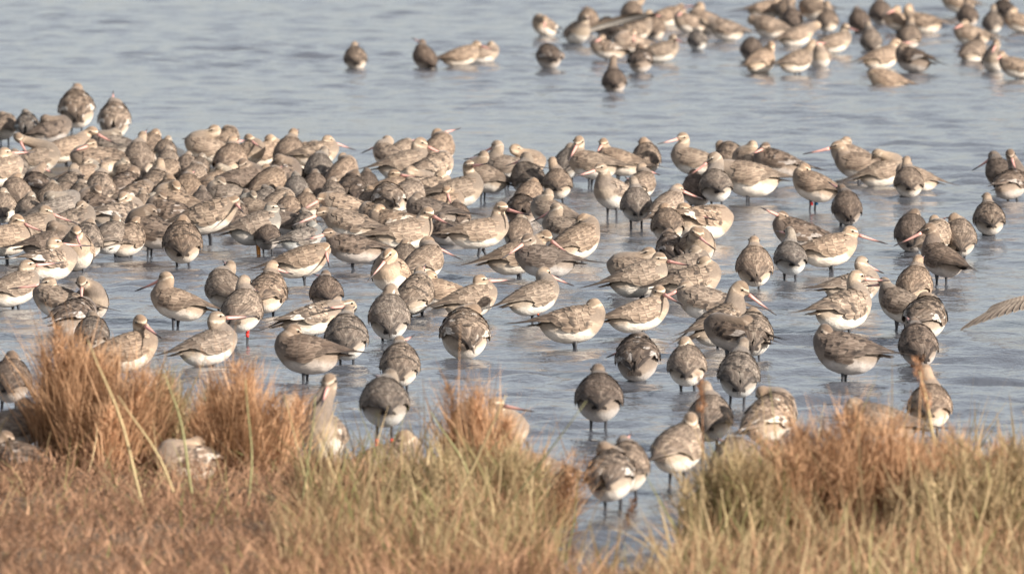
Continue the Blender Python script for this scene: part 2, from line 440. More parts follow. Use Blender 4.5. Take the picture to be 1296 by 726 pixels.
BILL = mesh_np('bill', *bill_mesh(), M_bill)
SHORT_BILL = mesh_np('short_bill', *bill_mesh(.36), plain('dark_bill', (.03, .028, .025), .4))
EYE = mesh_np('eye', SPH_V * .0034, SPH_F, M_eye)
GROUND = -.185              # feet, below the trunk's middle
def leg_mesh(sgn, mat, walk=0.0):
    y = .019 * sgn; k = (0.004 + walk * .5, y, -.092); a = (-.012 + walk, y * 1.05, GROUND + .006)
    parts = [tube([(.0, y, -.03), (.002 + walk * .3, y, -.062), k, (k[0] * .6 + a[0] * .4, y, -.125), a], [.0095, .0040, .0036, .0023, .0028])]
    for ang in (-32, 0, 30, 180):
        l = .034 if ang != 180 else .012; t = math.radians(ang)
        e = (a[0] + l * math.cos(t), a[1] + l * math.sin(t), GROUND + .001); m_ = tuple((np.array(a) + np.array(e)) / 2 + np.array((0, 0, .001)))
        parts.append(tube([a, m_, e], [.0028, .0022, .0012], 6))
    return mesh_np('leg', *merge(parts), mat)
LEG = {s: leg_mesh(s, M_leg) for s in (1, -1)}; LEGO = {s: leg_mesh(s, M_orange) for s in (1, -1)}
WALK = {1: leg_mesh(1, M_leg, .045), -1: leg_mesh(-1, M_leg, -.035)}
RING = {k: mesh_np('leg_ring', *tube([(0, 0, -.006), (0, 0, .006)], [.0052, .0052], 12), m) for k, m in M_ring.items()}

TONES = {'n': (1.05, .99, .94), 'w': (1.17, 1.09, 1.01), 'g': (.88, .90, .93), 'd': (.68, .64, .63)}
FACES = ['right', 'far right', 'away', 'far left', 'left', 'near left', 'camera', 'near right']
SHELLS = []                # (temp object, part object, neck info) remeshed in one go below
BIRDS = []
def bird(line):
    spec, _, note = line.partition('|'); w_ = spec.split(); note = note.strip()
    bx, by, hd, hx, hy = map(float, w_[:5]); rest = w_[5:]
    mode = rest[0]
    if mode in ('>', '-'): tip = None; opts = rest[1:]
    else: tip = (float(rest[0]), float(rest[1])); mode = 'b'; opts = rest[2:]
    o = {'h': .088, 's': 1.0, 'f': 1.03, 't': 'n', 'p': 4.0}; fl = set()
    for q in opts:
        if '=' in q:
            k, v = q.split('='); o[k] = v if k in ('t', 'rings') else float(v)
        else: fl.add(q)
    rr = random.Random(int(bx * 13 + by * 7))
    if mode != '-': hy -= 3.5 * (by + 500) / 900; tip = (tip[0], tip[1] - 2.0) if tip else None
    else: hy -= 1.5
    small = 'k' in fl; o['h'] *= .95 if 'rings' in o else .73
    if not any(q.startswith('p=') for q in opts): o['p'] = 15.0 if abs(math.sin(math.radians(hd))) > .6 else 9.0
    s = (1 + (o['s'] - 1) * .5) * (.74 if small else .93) * rr.uniform(.97, 1.03); fluff = o['f'] * .95 * rr.uniform(.93, 1.07) * (.92 if (mode == 'b' and abs(math.cos(math.radians(hd))) > .5) else 1)
    if small: o['h'] *= .8
    pos = at_z(bx, by, o['h']); px_m = FPX / pos.y
    th = math.radians(hd); pit = math.radians(o['p'] + rr.uniform(-6, 6))     # tail a little low
    root = bpy.data.objects.new('small_wader' if small else 'godwit', None); C.objects.link(root)
    root.empty_display_size = .05
    root.location = (pos.x, pos.y, o['h'] + GROUND * s); root.rotation_euler = (math.radians(rr.uniform(-4, 4)), 0, th); root.scale = (s, s, s)
    # head in the trunk frame
    dx, dz = (hx - bx) / px_m, -(hy - by) / px_m
    cs, sn = math.cos(th), math.sin(th)
    if abs(sn) > .55:
        Fw = (.045 if mode == '-' else .075) * s if 'F' not in o else o['F'] * s
        La = max(-.06, min(.06, (Fw * cs - dx) / sn)) if abs(sn) > .01 else 0
    else:
        Fw = dx / cs; La = 0.0
    Rp = Matrix.Rotation(-pit, 3, 'Y')     # nose up by pit: forward (1,0,0) -> (cos, 0, sin)
    def to_trunk(v): 
        v = Rp.inverted() @ Vector(v); return np.array((v.x, v.y / fluff, v.z / fluff))
    head = to_trunk((Fw / s, La / s, dz / s))
    # keep the neck plausible
    S = np.array((.042, 0, .012)); d = head - S; L = np.linalg.norm(d)
    if L > .185: head = S + d / L * .185
    # the head must not sink into the trunk
    e = np.array(((head[0]) / .088, head[1] / .060, (head[2]) / .066)); en = np.linalg.norm(e)
    if en < 1.12: head = head + np.array((0, 0, 1)) * (.062 * (1.12 - en)) * (1 if head[2] > -.01 else 0) + np.array((.02, 0, 0)) * (1.12 - en)
    if mode == 'b':
        vx, vz = (tip[0] - hx) / px_m, -(tip[1] - hy) / px_m; vis = math.hypot(vx, vz); full = .120 * s
        dy = math.sqrt(max(0, full ** 2 - vis ** 2)) * (1 if (sn > .25 and 'T' not in fl) else -1)
        if vis > full * .93: dy = 0
        v = Vector((vx, dy, vz)); v = Matrix.Rotation(-th, 3, 'Z') @ v; bd = to_trunk(v)
    elif mode == '>':
        v = Vector((1, rr.uniform(-.35, .35), -.22)); bd = np.array(v)
    else:
        bd = np.array((-.72, rr.choice((-.55, .55)), -.42))
    bd = bd / np.linalg.norm(bd)
    upv = np.array((0, 0, 1.0)) if abs(bd[2]) < .93 else np.array((1.0, 0, 0)); upv = upv - bd * upv.dot(bd); upv /= np.linalg.norm(upv)
    V, F, P, R = body_shell(head, bd, upv)
    tmp = bpy.data.objects.new('shell', mesh_np('shell', V, F)); C.objects.link(tmp)
    md = tmp.modifiers.new('r', 'REMESH'); md.mode = 'VOXEL'; md.voxel_size = .0058; md.use_smooth_shade = True
    ms = tmp.modifiers.new('s', 'SMOOTH'); ms.factor = .5; ms.iterations = 4
    zoff = -GROUND
    prot = (0, -pit, 0)
    col = TONES[o['t']]; j = rr.uniform(.84, 1.15); jw = rr.uniform(-.03, .04)
    col = (col[0] * j * (1 + jw), col[1] * j, col[2] * j * (1 - jw), 1)
    def part(name, me, scl=(1, fluff, fluff), loc=None, rot=prot):
        p = obj(name, me, root, loc or (0, 0, zoff), rot); p.scale = scl; p.color = col
        return p
    body = part('body', None or bpy.data.meshes.new('body'))
    SHELLS.append((tmp, body, head, bd, upv, P, R, M_small if small else M_body))
    wk = 'r' if 'r' in fl else ('m' if rr.random() < .3 else 'n')
    for sg in (1, -1):
        if 'W' in fl and sg == 1:      # one wing raised and spread
            pw = part('wing', OPEN_WING, (1.1, 1.1, 1.1), rot=(math.radians(24), -pit, math.radians(-25))); continue
        wgs = WINGS[(wk, sg)]; pw = part('wing', wgs[rr.randrange(len(wgs))])
        if 'r' in fl:
            pw.rotation_euler = (math.radians(rr.uniform(2, 14)) * sg, -pit + math.radians(rr.uniform(-4, 8)), math.radians(rr.uniform(-3, 9)) * -sg)
    part('tail', TAIL)
    Rm = Matrix.Rotation(-pit, 3, 'Y')
    def w2r(p): q = Rm @ Vector((p[0], p[1] * fluff, p[2] * fluff)); return (q.x, q.y, q.z + zoff)
    side = np.cross(upv, bd)
    b3 = Vector(w2r(bd)) - Vector((0, 0, zoff)); b3.normalize(); u3 = Vector(w2r(upv)) - Vector((0, 0, zoff)); u3 = (u3 - b3 * u3.dot(b3)).normalized(); s3 = u3.cross(b3)
    rotm = Matrix((b3, s3, u3)).transposed().to_euler()
    if mode != '-':
        part('bill', SHORT_BILL if small else BILL, (1, 1, 1), w2r(head + bd * .032 - upv * .0035), rotm)
    for sg in (1, -1): part('eye', EYE, (1, 1, 1), w2r(head + bd * .0075 + upv * .0030 + side * .0172 * sg), rotm)
    lg = WALK if 'walk' in fl else (LEGO if 'orange' in fl else LEG)
    one = 'one' in fl
    for sg in (1, -1):
        if one and sg == 1: continue
        part('leg', lg[sg], (1, 1, 1), rot=(0, 0, 0))
    if 'rings' in o:
        base = (-GROUND * s - o['h']) / s + .026
        for k, colr in enumerate(o['rings'].split(',')):
            sg, cn, lv = (1 if colr[0] == 'l' else -1), colr[1:-1], int(colr[-1])
            part('leg_ring', RING[cn], (1, 1, 1), (-.004, .0195 * sg, base + lv * .013), (0, 0, 0))['label'] = cn + ' ring on the leg'
    zone = ('far bottom' if by < 115 and bx < 930 else 'top right' if by < 115 else 'left flock' if bx < 460 and by < 330 else
            'centre' if by < 330 and bx < 1000 else 'right' if bx >= 1000 and by < 460 else 'middle' if by < 400 else 'front')
    BIRDS.append(dict(o=root, bx=bx, by=by, hd=hd, mode=mode, tone=o['t'], small=small, zone=zone, note=note, ruf='r' in fl))
    return root

# ------------------------------------------------------------------ the flock: trunk x y, heading in degrees (0 right, 90 away, 180 left, 270 nearer),
# head x y, bill tip x y (or > bill pointing ahead, - bill tucked into the back), options | label
FLOCK = '''
451 75 95 450 60 > h=.055 s=.88 | lone sandy wader sitting low in open water, farthest left beyond the flock
535 74 112 531 57 > h=.06 t=d | dark slim godwit seen from behind, just left of a pale one in far water
585 72 5 603 58 628 64 h=.065 t=w | pale godwit in far open water with its pink bill over ruffled water
612 70 0 619 66 - h=.05 s=.75 | godwit mostly hidden behind the pale far bird left of centre
696 73 100 715 74 - r t=d h=.07 | dark preening godwit alone in far water below the wing-stretching bird
686 34 230 698 24 700 42 t=w h=.07 r | far godwit at the left end of the top group with bill hanging down
729 42 300 738 24 > W t=w h=.08 | godwit stretching a raised pale wing in the far group
742 26 90 740 15 > s=.9 | far godwit half hidden behind the stretched wing
768 64 175 762 50 750 56 r h=.07 | godwit with ruffled back in front of the black-and-brown preening bird
768 38 95 776 46 - r t=d h=.08 | far godwit bent over preening with a dark tail raised
804 40 20 821 19 840 25 t=w s=1.08 h=.08 | sandy long-necked godwit striding right in the far group, bill to the right
800 18 95 813 3 > h=.08 | far godwit whose head touches the top edge near centre
808 78 80 806 62 - r t=d h=.07 | dark godwit with white rear preening behind the lowest far bird
797 57 200 803 49 803 64 h=.07 | far godwit with its pink bill pressed to its breast
838 67 5 852 50 868 57 t=w h=.06 | pale godwit at the right end of the far middle group, bill pointing right
780 104 92 781 78 > h=.05 t=d | slender dark godwit with tall neck, nearest of the far group
846 23 5 862 11 874 17 t=w h=.06 |
829 37 90 828 24 > h=.06 |
890 28 172 885 9 > h=.07 |
918 39 178 891 28 - t=n h=.07 | plump far godwit with head buried in its back and tail to the right
884 52 90 883 40 > s=.8 t=g h=.06 |
872 31 205 866 22 856 29 h=.06 |
970 14 5 984 4 - h=.07 |
974 36 172 952 26 - t=n s=1.06 h=.06 | round brown godwit asleep at the left of the top right group
992 15 92 1000 3 > h=.07 |
1005 26 92 1003 6 > t=d h=.08 | upright dark godwit seen from behind in the top right group
1031 13 150 1038 1 > h=.08 |
1048 28 82 1048 8 > h=.08 | grey long-necked godwit with white rump in the top right group
1010 47 8 1032 33 - t=w h=.06 |
949 64 92 949 55 > t=d h=.06 s=.9 | small dark rear of a godwit peeping past a pale hunched one
965 79 55 979 60 - t=w h=.065 s=1.05 | pale hunched godwit with broad white rear in far water on the right
1056 56 5 1070 36 1092 42 t=w h=.06 | pale godwit swimming right with bill held level, middle of the top right group
1009 79 35 1029 57 > t=w h=.075 | pale godwit stepping away with white rump and head up
1037 74 270 1036 62 - h=.06 s=.95 |
1086 28 100 1082 15 > t=d h=.07 |
1104 53 92 1101 33 > t=g h=.06 |
1116 18 92 1116 4 > t=d h=.07 |
1136 28 195 1134 13 1117 19 t=w h=.07 |
1168 31 178 1151 11 - t=w h=.06 | sandy godwit with folded wings and tail pointing right, top right group
1148 48 80 1150 28 > h=.08 |
1117 75 25 1134 56 > t=w h=.065 | godwit with dark wing tips to the left beside the one bending over
1155 77 150 1147 70 - r t=d h=.07 | dark godwit bending over with its tail fanned to the right
1122 104 180 1106 101 - h=.012 t=w s=.95 | pale godwit bathing low in the water in front of the top right group
1211 4 180 1203 -10 > h=.09 t=w |
1227 22 92 1228 4 > t=d h=.07 |
1228 46 180 1221 31 1203 38 t=w h=.06 | godwit at the right with bill pointing left over open water
1259 30 82 1262 12 > t=g h=.07 |
1272 15 100 1276 6 - r t=d h=.07 |
1291 30 180 1284 15 - t=w h=.07 |
1231 67 60 1240 48 - h=.05 |
1257 78 265 1260 56 1252 70 r t=n h=.06 | front preening godwit with streaked dark and white plumage, top right corner
1287 87 178 1268 71 1258 80 t=w h=.06 | pale godwit cut by the right edge near the top, bill to the left
97 139 95 97 116 > p=27 h=.115 f=1.15 s=1.22 t=n r | big fluffed godwit standing highest at the back of the left flock
145 152 88 142 133 > p=27 h=.10 f=1.16 s=1.08 t=n r | fluffed godwit second highest at the back of the left flock
36 160 85 34 150 - k r orange s=1.3 h=.14 t=g | small scaly-backed wader with yellowish legs at the back left
6 162 70 3 150 - k s=1.25 h=.12 t=n | small pale wader cut by the left edge at the back
66 166 15 55 158 - t=d s=.9 h=.09 | dark grey wader crouching under the highest bird
48 204 5 23 176 38 199 T t=w h=.09 F=-.06 | long curved-neck godwit at the left with its bill lowered along its neck
84 190 12 116 168 148 183 t=w s=1.12 h=.11 | godwit resting its long pink bill to the right over the left flock's backs
118 205 190 116 186 93 194 t=n h=.12 | brown-headed godwit in left flock with bill pointing left across a white belly
140 186 175 150 178 - t=g s=.95 h=.09 |
145 207 178 124 198 - h=.09 |
178 202 95 183 176 > h=.11 | godwit seen from behind on the left flock's rear edge, level with its shoulder line
190 188 80 196 178 - s=.9 h=.08 |
206 192 90 208 182 - k h=.1 |
44 238 110 50 214 60 222 t=d r h=.1 |
84 240 70 88 217 100 228 h=.1 |
126 240 92 129 214 > h=.11 t=n |
106 222 20 108 213 - k h=.1 |
156 240 60 164 228 - t=d r h=.09 |
196 236 80 201 210 > h=.11 t=w |
163 222 150 160 212 - k h=.1 t=w |
3 218 30 5 196 > t=w h=.11 |
22 216 88 24 206 - t=g h=.1 |
216 250 90 216 236 - h=.1 |
262 190 172 272 166 229 178 t=w s=1.1 h=.11 | large godwit on the flock's skyline with bill pointing left and head turned
288 180 60 289 172 - s=.9 h=.09 t=w |
293 205 78 295 182 > s=1.15 h=.11 | broad godwit seen from behind below the skyline bird with turned head
314 196 330 317 177 334 187 t=w h=.11 |
334 197 10 340 186 - t=w h=.09 s=.95 |
363 196 88 366 172 > s=1.1 h=.12 t=n | upright godwit on the left flock's skyline with white under its dark tail
388 200 40 384 188 - t=n h=.09 |
405 216 92 411 195 > s=1.12 h=.12 t=g | grey-backed godwit at the right end of the left flock with black tail patch
402 196 15 414 184 447 197 t=w h=.13 | godwit at the right end of the left flock's skyline, bill pointing right
306 231 30 306 210 - t=d s=1.1 h=.1 | dark-backed godwit amid the left flock with wing tips to the right
338 234 60 331 219 > t=w h=.09 |
354 226 20 350 214 - t=d r h=.1 | godwit with striped dark and white ruffled feathers in the left flock
373 226 100 372 219 - k h=.1 t=w |
375 240 90 374 230 - k h=.1 t=g |
213 206 95 212 196 - k h=.1 |
210 222 60 208 214 - h=.09 t=w |
234 243 90 234 225 > h=.1 t=w | sandy godwit with hunched back amid left flock, above the big streaked bird
250 214 80 253 206 - k h=.1 |
236 214 100 235 206 - k h=.1 |
246 226 60 247 216 - k h=.1 |
276 232 10 276 222 - k h=.1 t=w |
262 248 100 262 238 - k h=.1 |
265 275 8 296 257 308 266 t=w s=1.25 h=.12 | large sandy godwit leaning right with head lowered, front of the left flock
212 274 175 205 262 - t=d s=.95 h=.1 r |
222 260 160 226 250 - t=w h=.09 |
326 290 12 343 266 > k s=1.45 h=.14 orange t=n | grey-and-white wader with orange legs standing at the left flock's front
350 264 60 350 253 - h=.09 t=w |
322 266 150 322 258 - k h=.11 t=w |
364 268 90 363 260 - k h=.11 |
384 262 90 383 252 - k h=.11 |
364 284 175 358 277 - k h=.11 t=d |
388 286 80 387 274 - k h=.11 t=g |
340 300 90 342 288 - k h=.1 t=d |
384 304 20 392 296 - k h=.1 t=g |
437 266 178 408 256 381 270 t=w s=1.08 h=.1 | upper of two long-billed godwits facing left at the left flock's right side
442 286 176 408 271 371 286 t=n s=1.12 h=.1 rings=rorange1 | lower of two long-billed godwits facing left, with an orange leg ring behind
446 316 178 415 298 386 306 t=d s=1.05 h=.085 one | dark-winged godwit facing left at the front, tail over the shallow water
437 220 60 437 202 454 208 t=n h=.12 s=.95 |
432 230 80 431 222 - t=g h=.08 r |
443 242 90 446 232 - t=d h=.08 r |
424 246 100 424 238 - k h=.11 |
462 236 90 462 226 - k h=.11 t=d |
402 238 90 402 228 - k h=.1 t=d |
77 266 12 62 258 - t=g h=.1 |
92 284 8 101 272 - t=n h=.1 s=.95 |
122 266 160 124 256 - t=d r h=.1 |
152 276 20 152 262 - t=n r h=.1 |
181 264 90 181 252 - k h=.11 t=w |
193 264 270 194 259 - k h=.1 t=w |
8 264 90 8 252 - k s=1.2 h=.11 t=w |
34 268 95 34 256 - k s=1.1 h=.11 |
60 252 80 60 244 - k s=1.1 h=.11 t=w |
102 252 90 102 242 - k s=1.1 h=.11 |
20 248 100 20 236 - h=.1 t=n |
172 250 40 174 240 - h=.1 t=n r |
254 258 90 254 246 - k h=.11 t=d |
290 252 175 282 244 - h=.09 t=g |
66 312 10 64 299 - t=d h=.09 |
108 306 90 110 296 - t=g h=.09 |
310 262 90 308 252 - k h=.1 t=d |
336 256 60 338 247 - k h=.1 t=g |
300 276 80 302 268 - k h=.1 t=d |
40 291 10 57 269 98 285 t=w s=1.1 h=.11 one | upper of the two pale long-billed godwits facing right at the left edge
8 305 8 22 281 60 296 t=w s=1.1 h=.10 | lower of the two pale long-billed godwits, cut by the left edge
101 320 275 104 294 111 312 T t=w s=1.1 h=.09 | pale godwit facing the camera with bill hanging down its breast, front left
66 336 15 70 310 > t=n h=.085 r | godwit with black-streaked white wing edge left of the camera-facing bird
137 302 70 141 284 - t=g h=.09 one | fluffy pale wader asleep on one leg at the front of the left flock
158 304 60 166 290 - t=n h=.08 s=.95 |
191 294 165 192 266 - t=d s=1.15 h=.11 | very dark round godwit standing on two legs at the left flock's front
232 308 92 231 292 - t=n s=1.12 h=.10 f=1.08 | godwit seen from behind on two thin legs in front of the left flock
20 367 30 35 339 > t=w s=1.08 h=.08 | sandy godwit cut by the left edge, white below, in open shallows
74 384 165 61 361 14 368 t=n s=1.05 h=.09 | godwit at the left with its bill stretched level to the left
110 386 290 99 359 102 384 T t=n s=1.05 h=.08 | godwit preening its breast beside the level-billed one on the left
94 404 60 88 393 - r t=d h=.08 | dark godwit with black tail bent over behind the tall red tussock
112 424 90 110 412 - t=g h=.07 s=.9 |
162 447 12 178 410 205 427 t=w s=1.12 h=.085 | sandy godwit facing right just above the rusty grass tussocks
268 441 25 276 405 > t=n s=.98 h=.07 | godwit turned away with ruffled wing feathers behind the red tussock
222 386 160 207 354 170 371 t=n s=1.02 h=.08 | godwit standing apart on the left with dark bill angled down left
303 394 80 303 361 320 375 t=n s=1.05 h=.095 rings=lblue1,lwhite0,rred1,rred0 | godwit with blue, white and red leg rings seen from behind
284 368 110 291 342 > t=n h=.085 s=.95 | godwit just behind the one with coloured leg rings
337 372 75 342 342 366 352 t=n h=.08 | godwit with head turned right, right of the ringed bird
384 332 8 411 322 417 345 t=w s=1.12 h=.09 one | pale godwit with lowered head and tail to the left, in front of the left flock
418 372 95 418 353 > t=d h=.085 | dark-backed godwit behind the one with a striped raised tail
398 405 8 441 389 411 388 t=w r s=1.05 h=.08 | godwit twisting to preen with black and white striped tail up at left
440 428 92 442 400 > t=g h=.10 f=1.05 | smooth grey godwit seen from behind on thin legs, right of the preening one
388 449 165 375 427 - t=d s=1.12 h=.095 f=1.05 | dark fluffed godwit asleep on two legs behind the second tussock
411 553 262 424 487 414 511 T t=n s=1.2 h=.12 r F=-.02 | long-necked godwit curling its neck to preen its back beside the grass
365 548 90 370 514 > t=n s=.95 h=.10 | godwit partly hidden by grass left of the neck-curling bird
507 463 88 506 438 > t=n h=.09 | godwit with white rear standing behind the red-ringed one
487 511 95 494 482 > t=g s=1.0 h=.135 rings=lred0,lred1,rred0,rred1 f=1.06 | grey godwit with white rear and red rings on both legs
491 402 92 491 370 - t=g h=.095 | grey round-backed godwit seen from behind, centre left
528 374 70 533 349 > t=w s=1.08 h=.09 | sandy godwit turned away with white flank, below the bird facing right
556 373 178 548 362 - t=w h=.06 s=.85 |
498 348 255 498 324 472 351 t=w h=.10 | godwit with breast to the camera and dark bill pointing down left
512 330 90 512 318 - t=n h=.08 s=.85 |
537 334 60 541 311 582 331 t=w h=.09 | godwit looking right with long pink bill over open water, centre
588 424 92 600 404 - r t=n f=1.22 s=1.04 h=.09 | headless-looking fluffed godwit preening, black tail tip at lower left
598 382 25 607 358 > t=w s=.95 h=.07 | sandy godwit turned away with its tail to the left, centre
677 378 35 688 350 724 367 t=w s=1.08 h=.08 rings=rorange1 | sandy godwit with bill angled down right, right of centre
727 412 6 751 388 - t=w s=1.12 h=.085 p=9 | pale godwit asleep facing right with long white flank, central
811 400 12 834 371 863 385 t=w s=1.1 h=.08 | big sandy godwit with its bill angled right beside the sleeping central one
494 254 100 484 262 - r t=n s=1.1 h=.11 | preening godwit with black tail hanging below, right of the left flock
516 252 60 520 244 - t=n s=1.05 h=.10 |
545 244 20 556 232 - t=w h=.09 |
514 210 8 533 183 572 202 t=w s=1.12 h=.12 | pale long-necked godwit on the centre skyline with bill down right
492 200 140 495 180 464 197 t=n s=.98 h=.12 | godwit on the centre skyline whose dark bill points down left
506 196 60 511 184 > t=w s=.85 h=.10 |
557 191 60 555 172 > t=n s=.92 h=.12 | upright godwit on the centre skyline behind the long-necked pale one
552 214 40 548 200 - t=w s=1.05 h=.11 | bright-bellied sleeping godwit in the centre of the rear row
500 240 12 499 226 534 231 t=w h=.11 s=.95 | left one of two godwits resting pink bills rightward, centre left
527 238 15 520 220 549 238 t=n h=.10 s=.95 | right one of two godwits resting pink bills rightward, centre left
581 245 12 594 212 618 208 t=w s=1.16 h=.10 one | tall pale godwit stepping right with its bill level, left of centre
560 262 20 563 252 570 270 T t=w h=.08 s=.9 |
544 272 170 532 264 - t=d h=.09 s=1.05 | dark hump of a godwit behind the sandy one with level bill
512 298 12 540 271 572 284 t=w s=1.16 h=.09 | sandy godwit facing right with tail left, in front of the dark hump
496 286 170 484 280 - t=w r h=.08 s=.95 |
470 260 90 468 250 - t=w h=.08 s=.8 |
478 278 140 478 268 - t=w r h=.07 s=.85 |
470 300 178 462 290 - t=n r h=.08 s=.85 |
582 276 90 582 270 - k t=d h=.06 |
566 296 150 562 290 - k t=d r h=.06 |
608 296 5 634 264 670 270 t=w s=1.2 h=.095 walk p=0 | godwit striding right with long neck up and legs showing, centre
652 296 80 653 286 - k t=n s=1.1 h=.06 | small brown wader hidden behind the striding godwit's breast
612 226 160 612 199 588 205 t=n h=.115 | godwit facing left behind the tall stepping one, thin legs showing
642 214 165 628 186 600 200 t=n s=1.06 h=.105 | godwit on the rear row with head high, bill pointing left, left of centre
664 212 20 652 190 685 204 t=w s=.95 h=.10 |
669 228 110 667 203 643 214 t=g h=.11 | grey-backed godwit with dark bill pointing left, rear row centre
706 234 90 700 208 > t=n s=1.02 h=.10 | ruffled-back godwit seen from behind with neck up, rear row centre
667 252 80 672 244 - t=n s=.95 h=.09 |
664 268 90 658 276 - t=d r s=.95 h=.06 | godwit upended to preen, black and white rear, right of the striding bird
697 272 150 692 248 672 255 t=n h=.10 | upper of two godwits with dark bills pointing left, centre
712 292 150 700 266 671 284 t=n s=.98 h=.10 | lower of two godwits with dark bills pointing left, centre
732 308 40 738 280 - t=w s=1.15 h=.085 | godwit asleep with rounded fawn back and dark wing tips, centre
656 326 10 690 301 722 322 t=w s=1.08 h=.09 | godwit crossing behind a darker one with pink bill toward the lower right
687 332 174 668 306 637 327 t=d s=1.14 h=.095 one | darker godwit facing left whose dark tail points right, centre
716 208 80 717 194 - t=g s=.95 h=.095 |
748 210 165 732 181 719 205 T t=w s=1.12 h=.11 | godwit looking down to the left with pink bill, rear row right of centre
783 206 170 764 183 754 194 t=w h=.11 | sandy godwit right of the one looking down, tail to the right
776 246 235 762 214 730 222 t=n s=1.12 h=.11 | godwit facing the camera's left with bill held level, right of centre
806 260 92 803 233 > t=g s=1.02 h=.10 | grey godwit seen from behind beside the level-billed one
818 202 88 814 184 - t=n s=1.0 h=.10 | godwit asleep from behind on rear row, left of the bright long-billed one
812 236 60 815 215 837 226 t=n h=.11 s=.95 | godwit with dark bill pointing right above the grey one's back
878 206 168 864 176 833 183 t=w s=1.15 h=.095 | bright godwit on the rear row with its long bill stretched left over water
926 202 90 915 187 > t=n h=.10 | small-looking godwit rear on the rear row, behind the large sleeping one
952 206 150 952 186 934 196 t=w h=.10 | pale-faced godwit with short visible pink bill pointing down left
982 208 172 969 191 950 198 t=d s=1.02 h=.10 r | dark chequered godwit on the rear row with bill left
910 236 95 910 203 877 223 t=g s=1.04 h=.11 | grey-backed godwit from behind with bill down left in front of sleeping one
947 228 174 906 212 - t=w s=1.3 h=.105 p=10 | large fawn godwit asleep with long white flank and tail to the right
879 242 100 874 228 - t=d h=.08 |
842 262 60 854 242 885 255 t=n s=1.02 h=.10 | godwit with bill pointing right, above the black and white preening bird
893 284 12 866 270 905 284 t=w r s=1.3 h=.08 p=-4 | preening godwit showing black and white wing with bill across its back
846 286 95 842 272 - t=n h=.085 s=.95 |
1010 297 172 991 276 964 260 t=d s=1.12 h=.07 r F=.02 | godwit with head thrown back and bill pointing up left
879 314 285 876 296 900 313 T t=w s=1.05 h=.08 | godwit with breast to the camera and dark bill down right, right of centre
852 316 100 850 308 - t=d r h=.07 s=.9 |
800 344 170 820 322 769 337 t=n s=1.0 h=.08 | godwit with long pink bill pointing left over water, right of centre
812 354 10 835 330 877 338 t=w s=1.1 h=.085 | godwit directly in front of the left-pointing bill, its own bill right
868 344 10 878 336 - t=n h=.07 |
878 359 8 889 342 - t=w s=1.1 h=.085 | fawn godwit asleep facing right, right of the crossed bills
893 386 172 868 371 820 391 t=n s=1.08 h=.09 | godwit facing left with long bill crossing its neighbour, right of centre
912 412 40 936 368 977 398 t=w s=1.16 h=.09 r | tall pale-necked godwit with long bill pointing down to the right
950 338 92 948 310 > t=n s=1.06 h=.09 f=1.05 | godwit seen from behind with white rump, alone in water right of centre
999 328 95 998 298 > t=g s=1.0 h=.085 f=.95 | slim dark grey wader seen from behind in front of the head-back bird
1052 318 8 1077 296 1123 311 t=w s=1.14 h=.09 | fawn godwit facing right with long bill level, on the right
1029 237 150 1018 216 - t=n s=1.06 h=.085 rings=lred0,rblue0 | godwit asleep with blue and red leg rings, rear row on the right
1069 264 95 1062 243 > t=d s=1.0 h=.075 f=1.04 | round dark-backed godwit seen from behind, below the long-billed bird on the right
1088 211 174 1060 187 1018 197 t=n s=1.22 h=.085 p=2 | big godwit on the right rear row with bill stretched left and tail to the right
1076 200 170 1072 183 - t=n s=.85 h=.10 |
1120 220 10 1110 196 - t=w h=.07 s=.95 | godwit half hidden behind the big left-billed bird's tail
1147 232 92 1144 207 > t=n s=1.0 h=.07 | godwit seen from behind in open water right of the big left-billed bird
1158 227 178 1150 220 - t=w h=.06 s=.8 |
1271 222 120 1262 201 1237 219 t=d h=.08 | godwit near the right edge with dark bill pointing down left
1284 234 60 1286 198 1291 220 T t=d r s=1.05 h=.08 | preening godwit with white belly cut by the right edge
1251 278 92 1249 254 > t=n s=1.05 h=.07 f=1.04 | lone godwit seen from behind in open water near the right edge
1156 296 88 1160 282 - t=d s=1.02 h=.08 f=1.1 | round fluffed godwit with hidden head in the right-hand trio
1182 302 60 1183 283 > t=w s=.85 h=.09 |
1212 302 90 1204 280 - t=n h=.085 | godwit from behind at the right side of the right-hand trio
1194 330 125 1181 293 1134 314 t=d s=1.12 h=.095 | dark long-billed godwit looking left in front of the right-hand trio
1080 366 25 1089 334 1117 350 t=n s=1.05 h=.085 | godwit looking right behind the white-bellied one, right side
1070 394 35 1086 355 > t=w s=1.1 h=.085 | godwit turned away with bright white belly and tail left, right side
1141 388 135 1120 362 1100 368 t=n s=1.08 h=.09 | godwit with head turned left beside the white-bellied one
1156 362 80 1161 334 > t=w s=.98 h=.09 | godwit with raised neck seen from behind, above the fluffed one
1168 404 75 1166 394 - r t=n s=1.1 h=.085 f=1.1 | fluffed brown godwit with head buried, second in the right-hand column
1166 438 95 1163 414 > t=d s=1.05 h=.075 | slate-backed godwit at the bottom of the right-hand column, behind an orange stalk
1070 448 165 1047 424 - t=d s=1.16 h=.10 p=8 | dark sleek godwit asleep facing left, alone on two legs at the right
1178 516 85 1174 475 > t=n s=1.05 h=.10 | godwit behind the tall orange-topped reed stalk at the right
1112 540 165 1085 523 - t=n s=1.05 h=.11 | godwit half sunk behind the right tussock with its head to the left
925 424 150 946 410 958 430 r t=d s=1.05 h=.09 | dark godwit with arched wing preening, white patch under it
953 424 88 952 412 - t=n s=.9 h=.09 one |
930 475 90 934 440 > t=g s=1.05 h=.11 | grey godwit with raised neck seen from behind, between two rows of birds
972 530 60 960 503 - t=n s=1.15 h=.12 f=1.06 r | broad fluffed godwit asleep near the right tussock, tail to the right
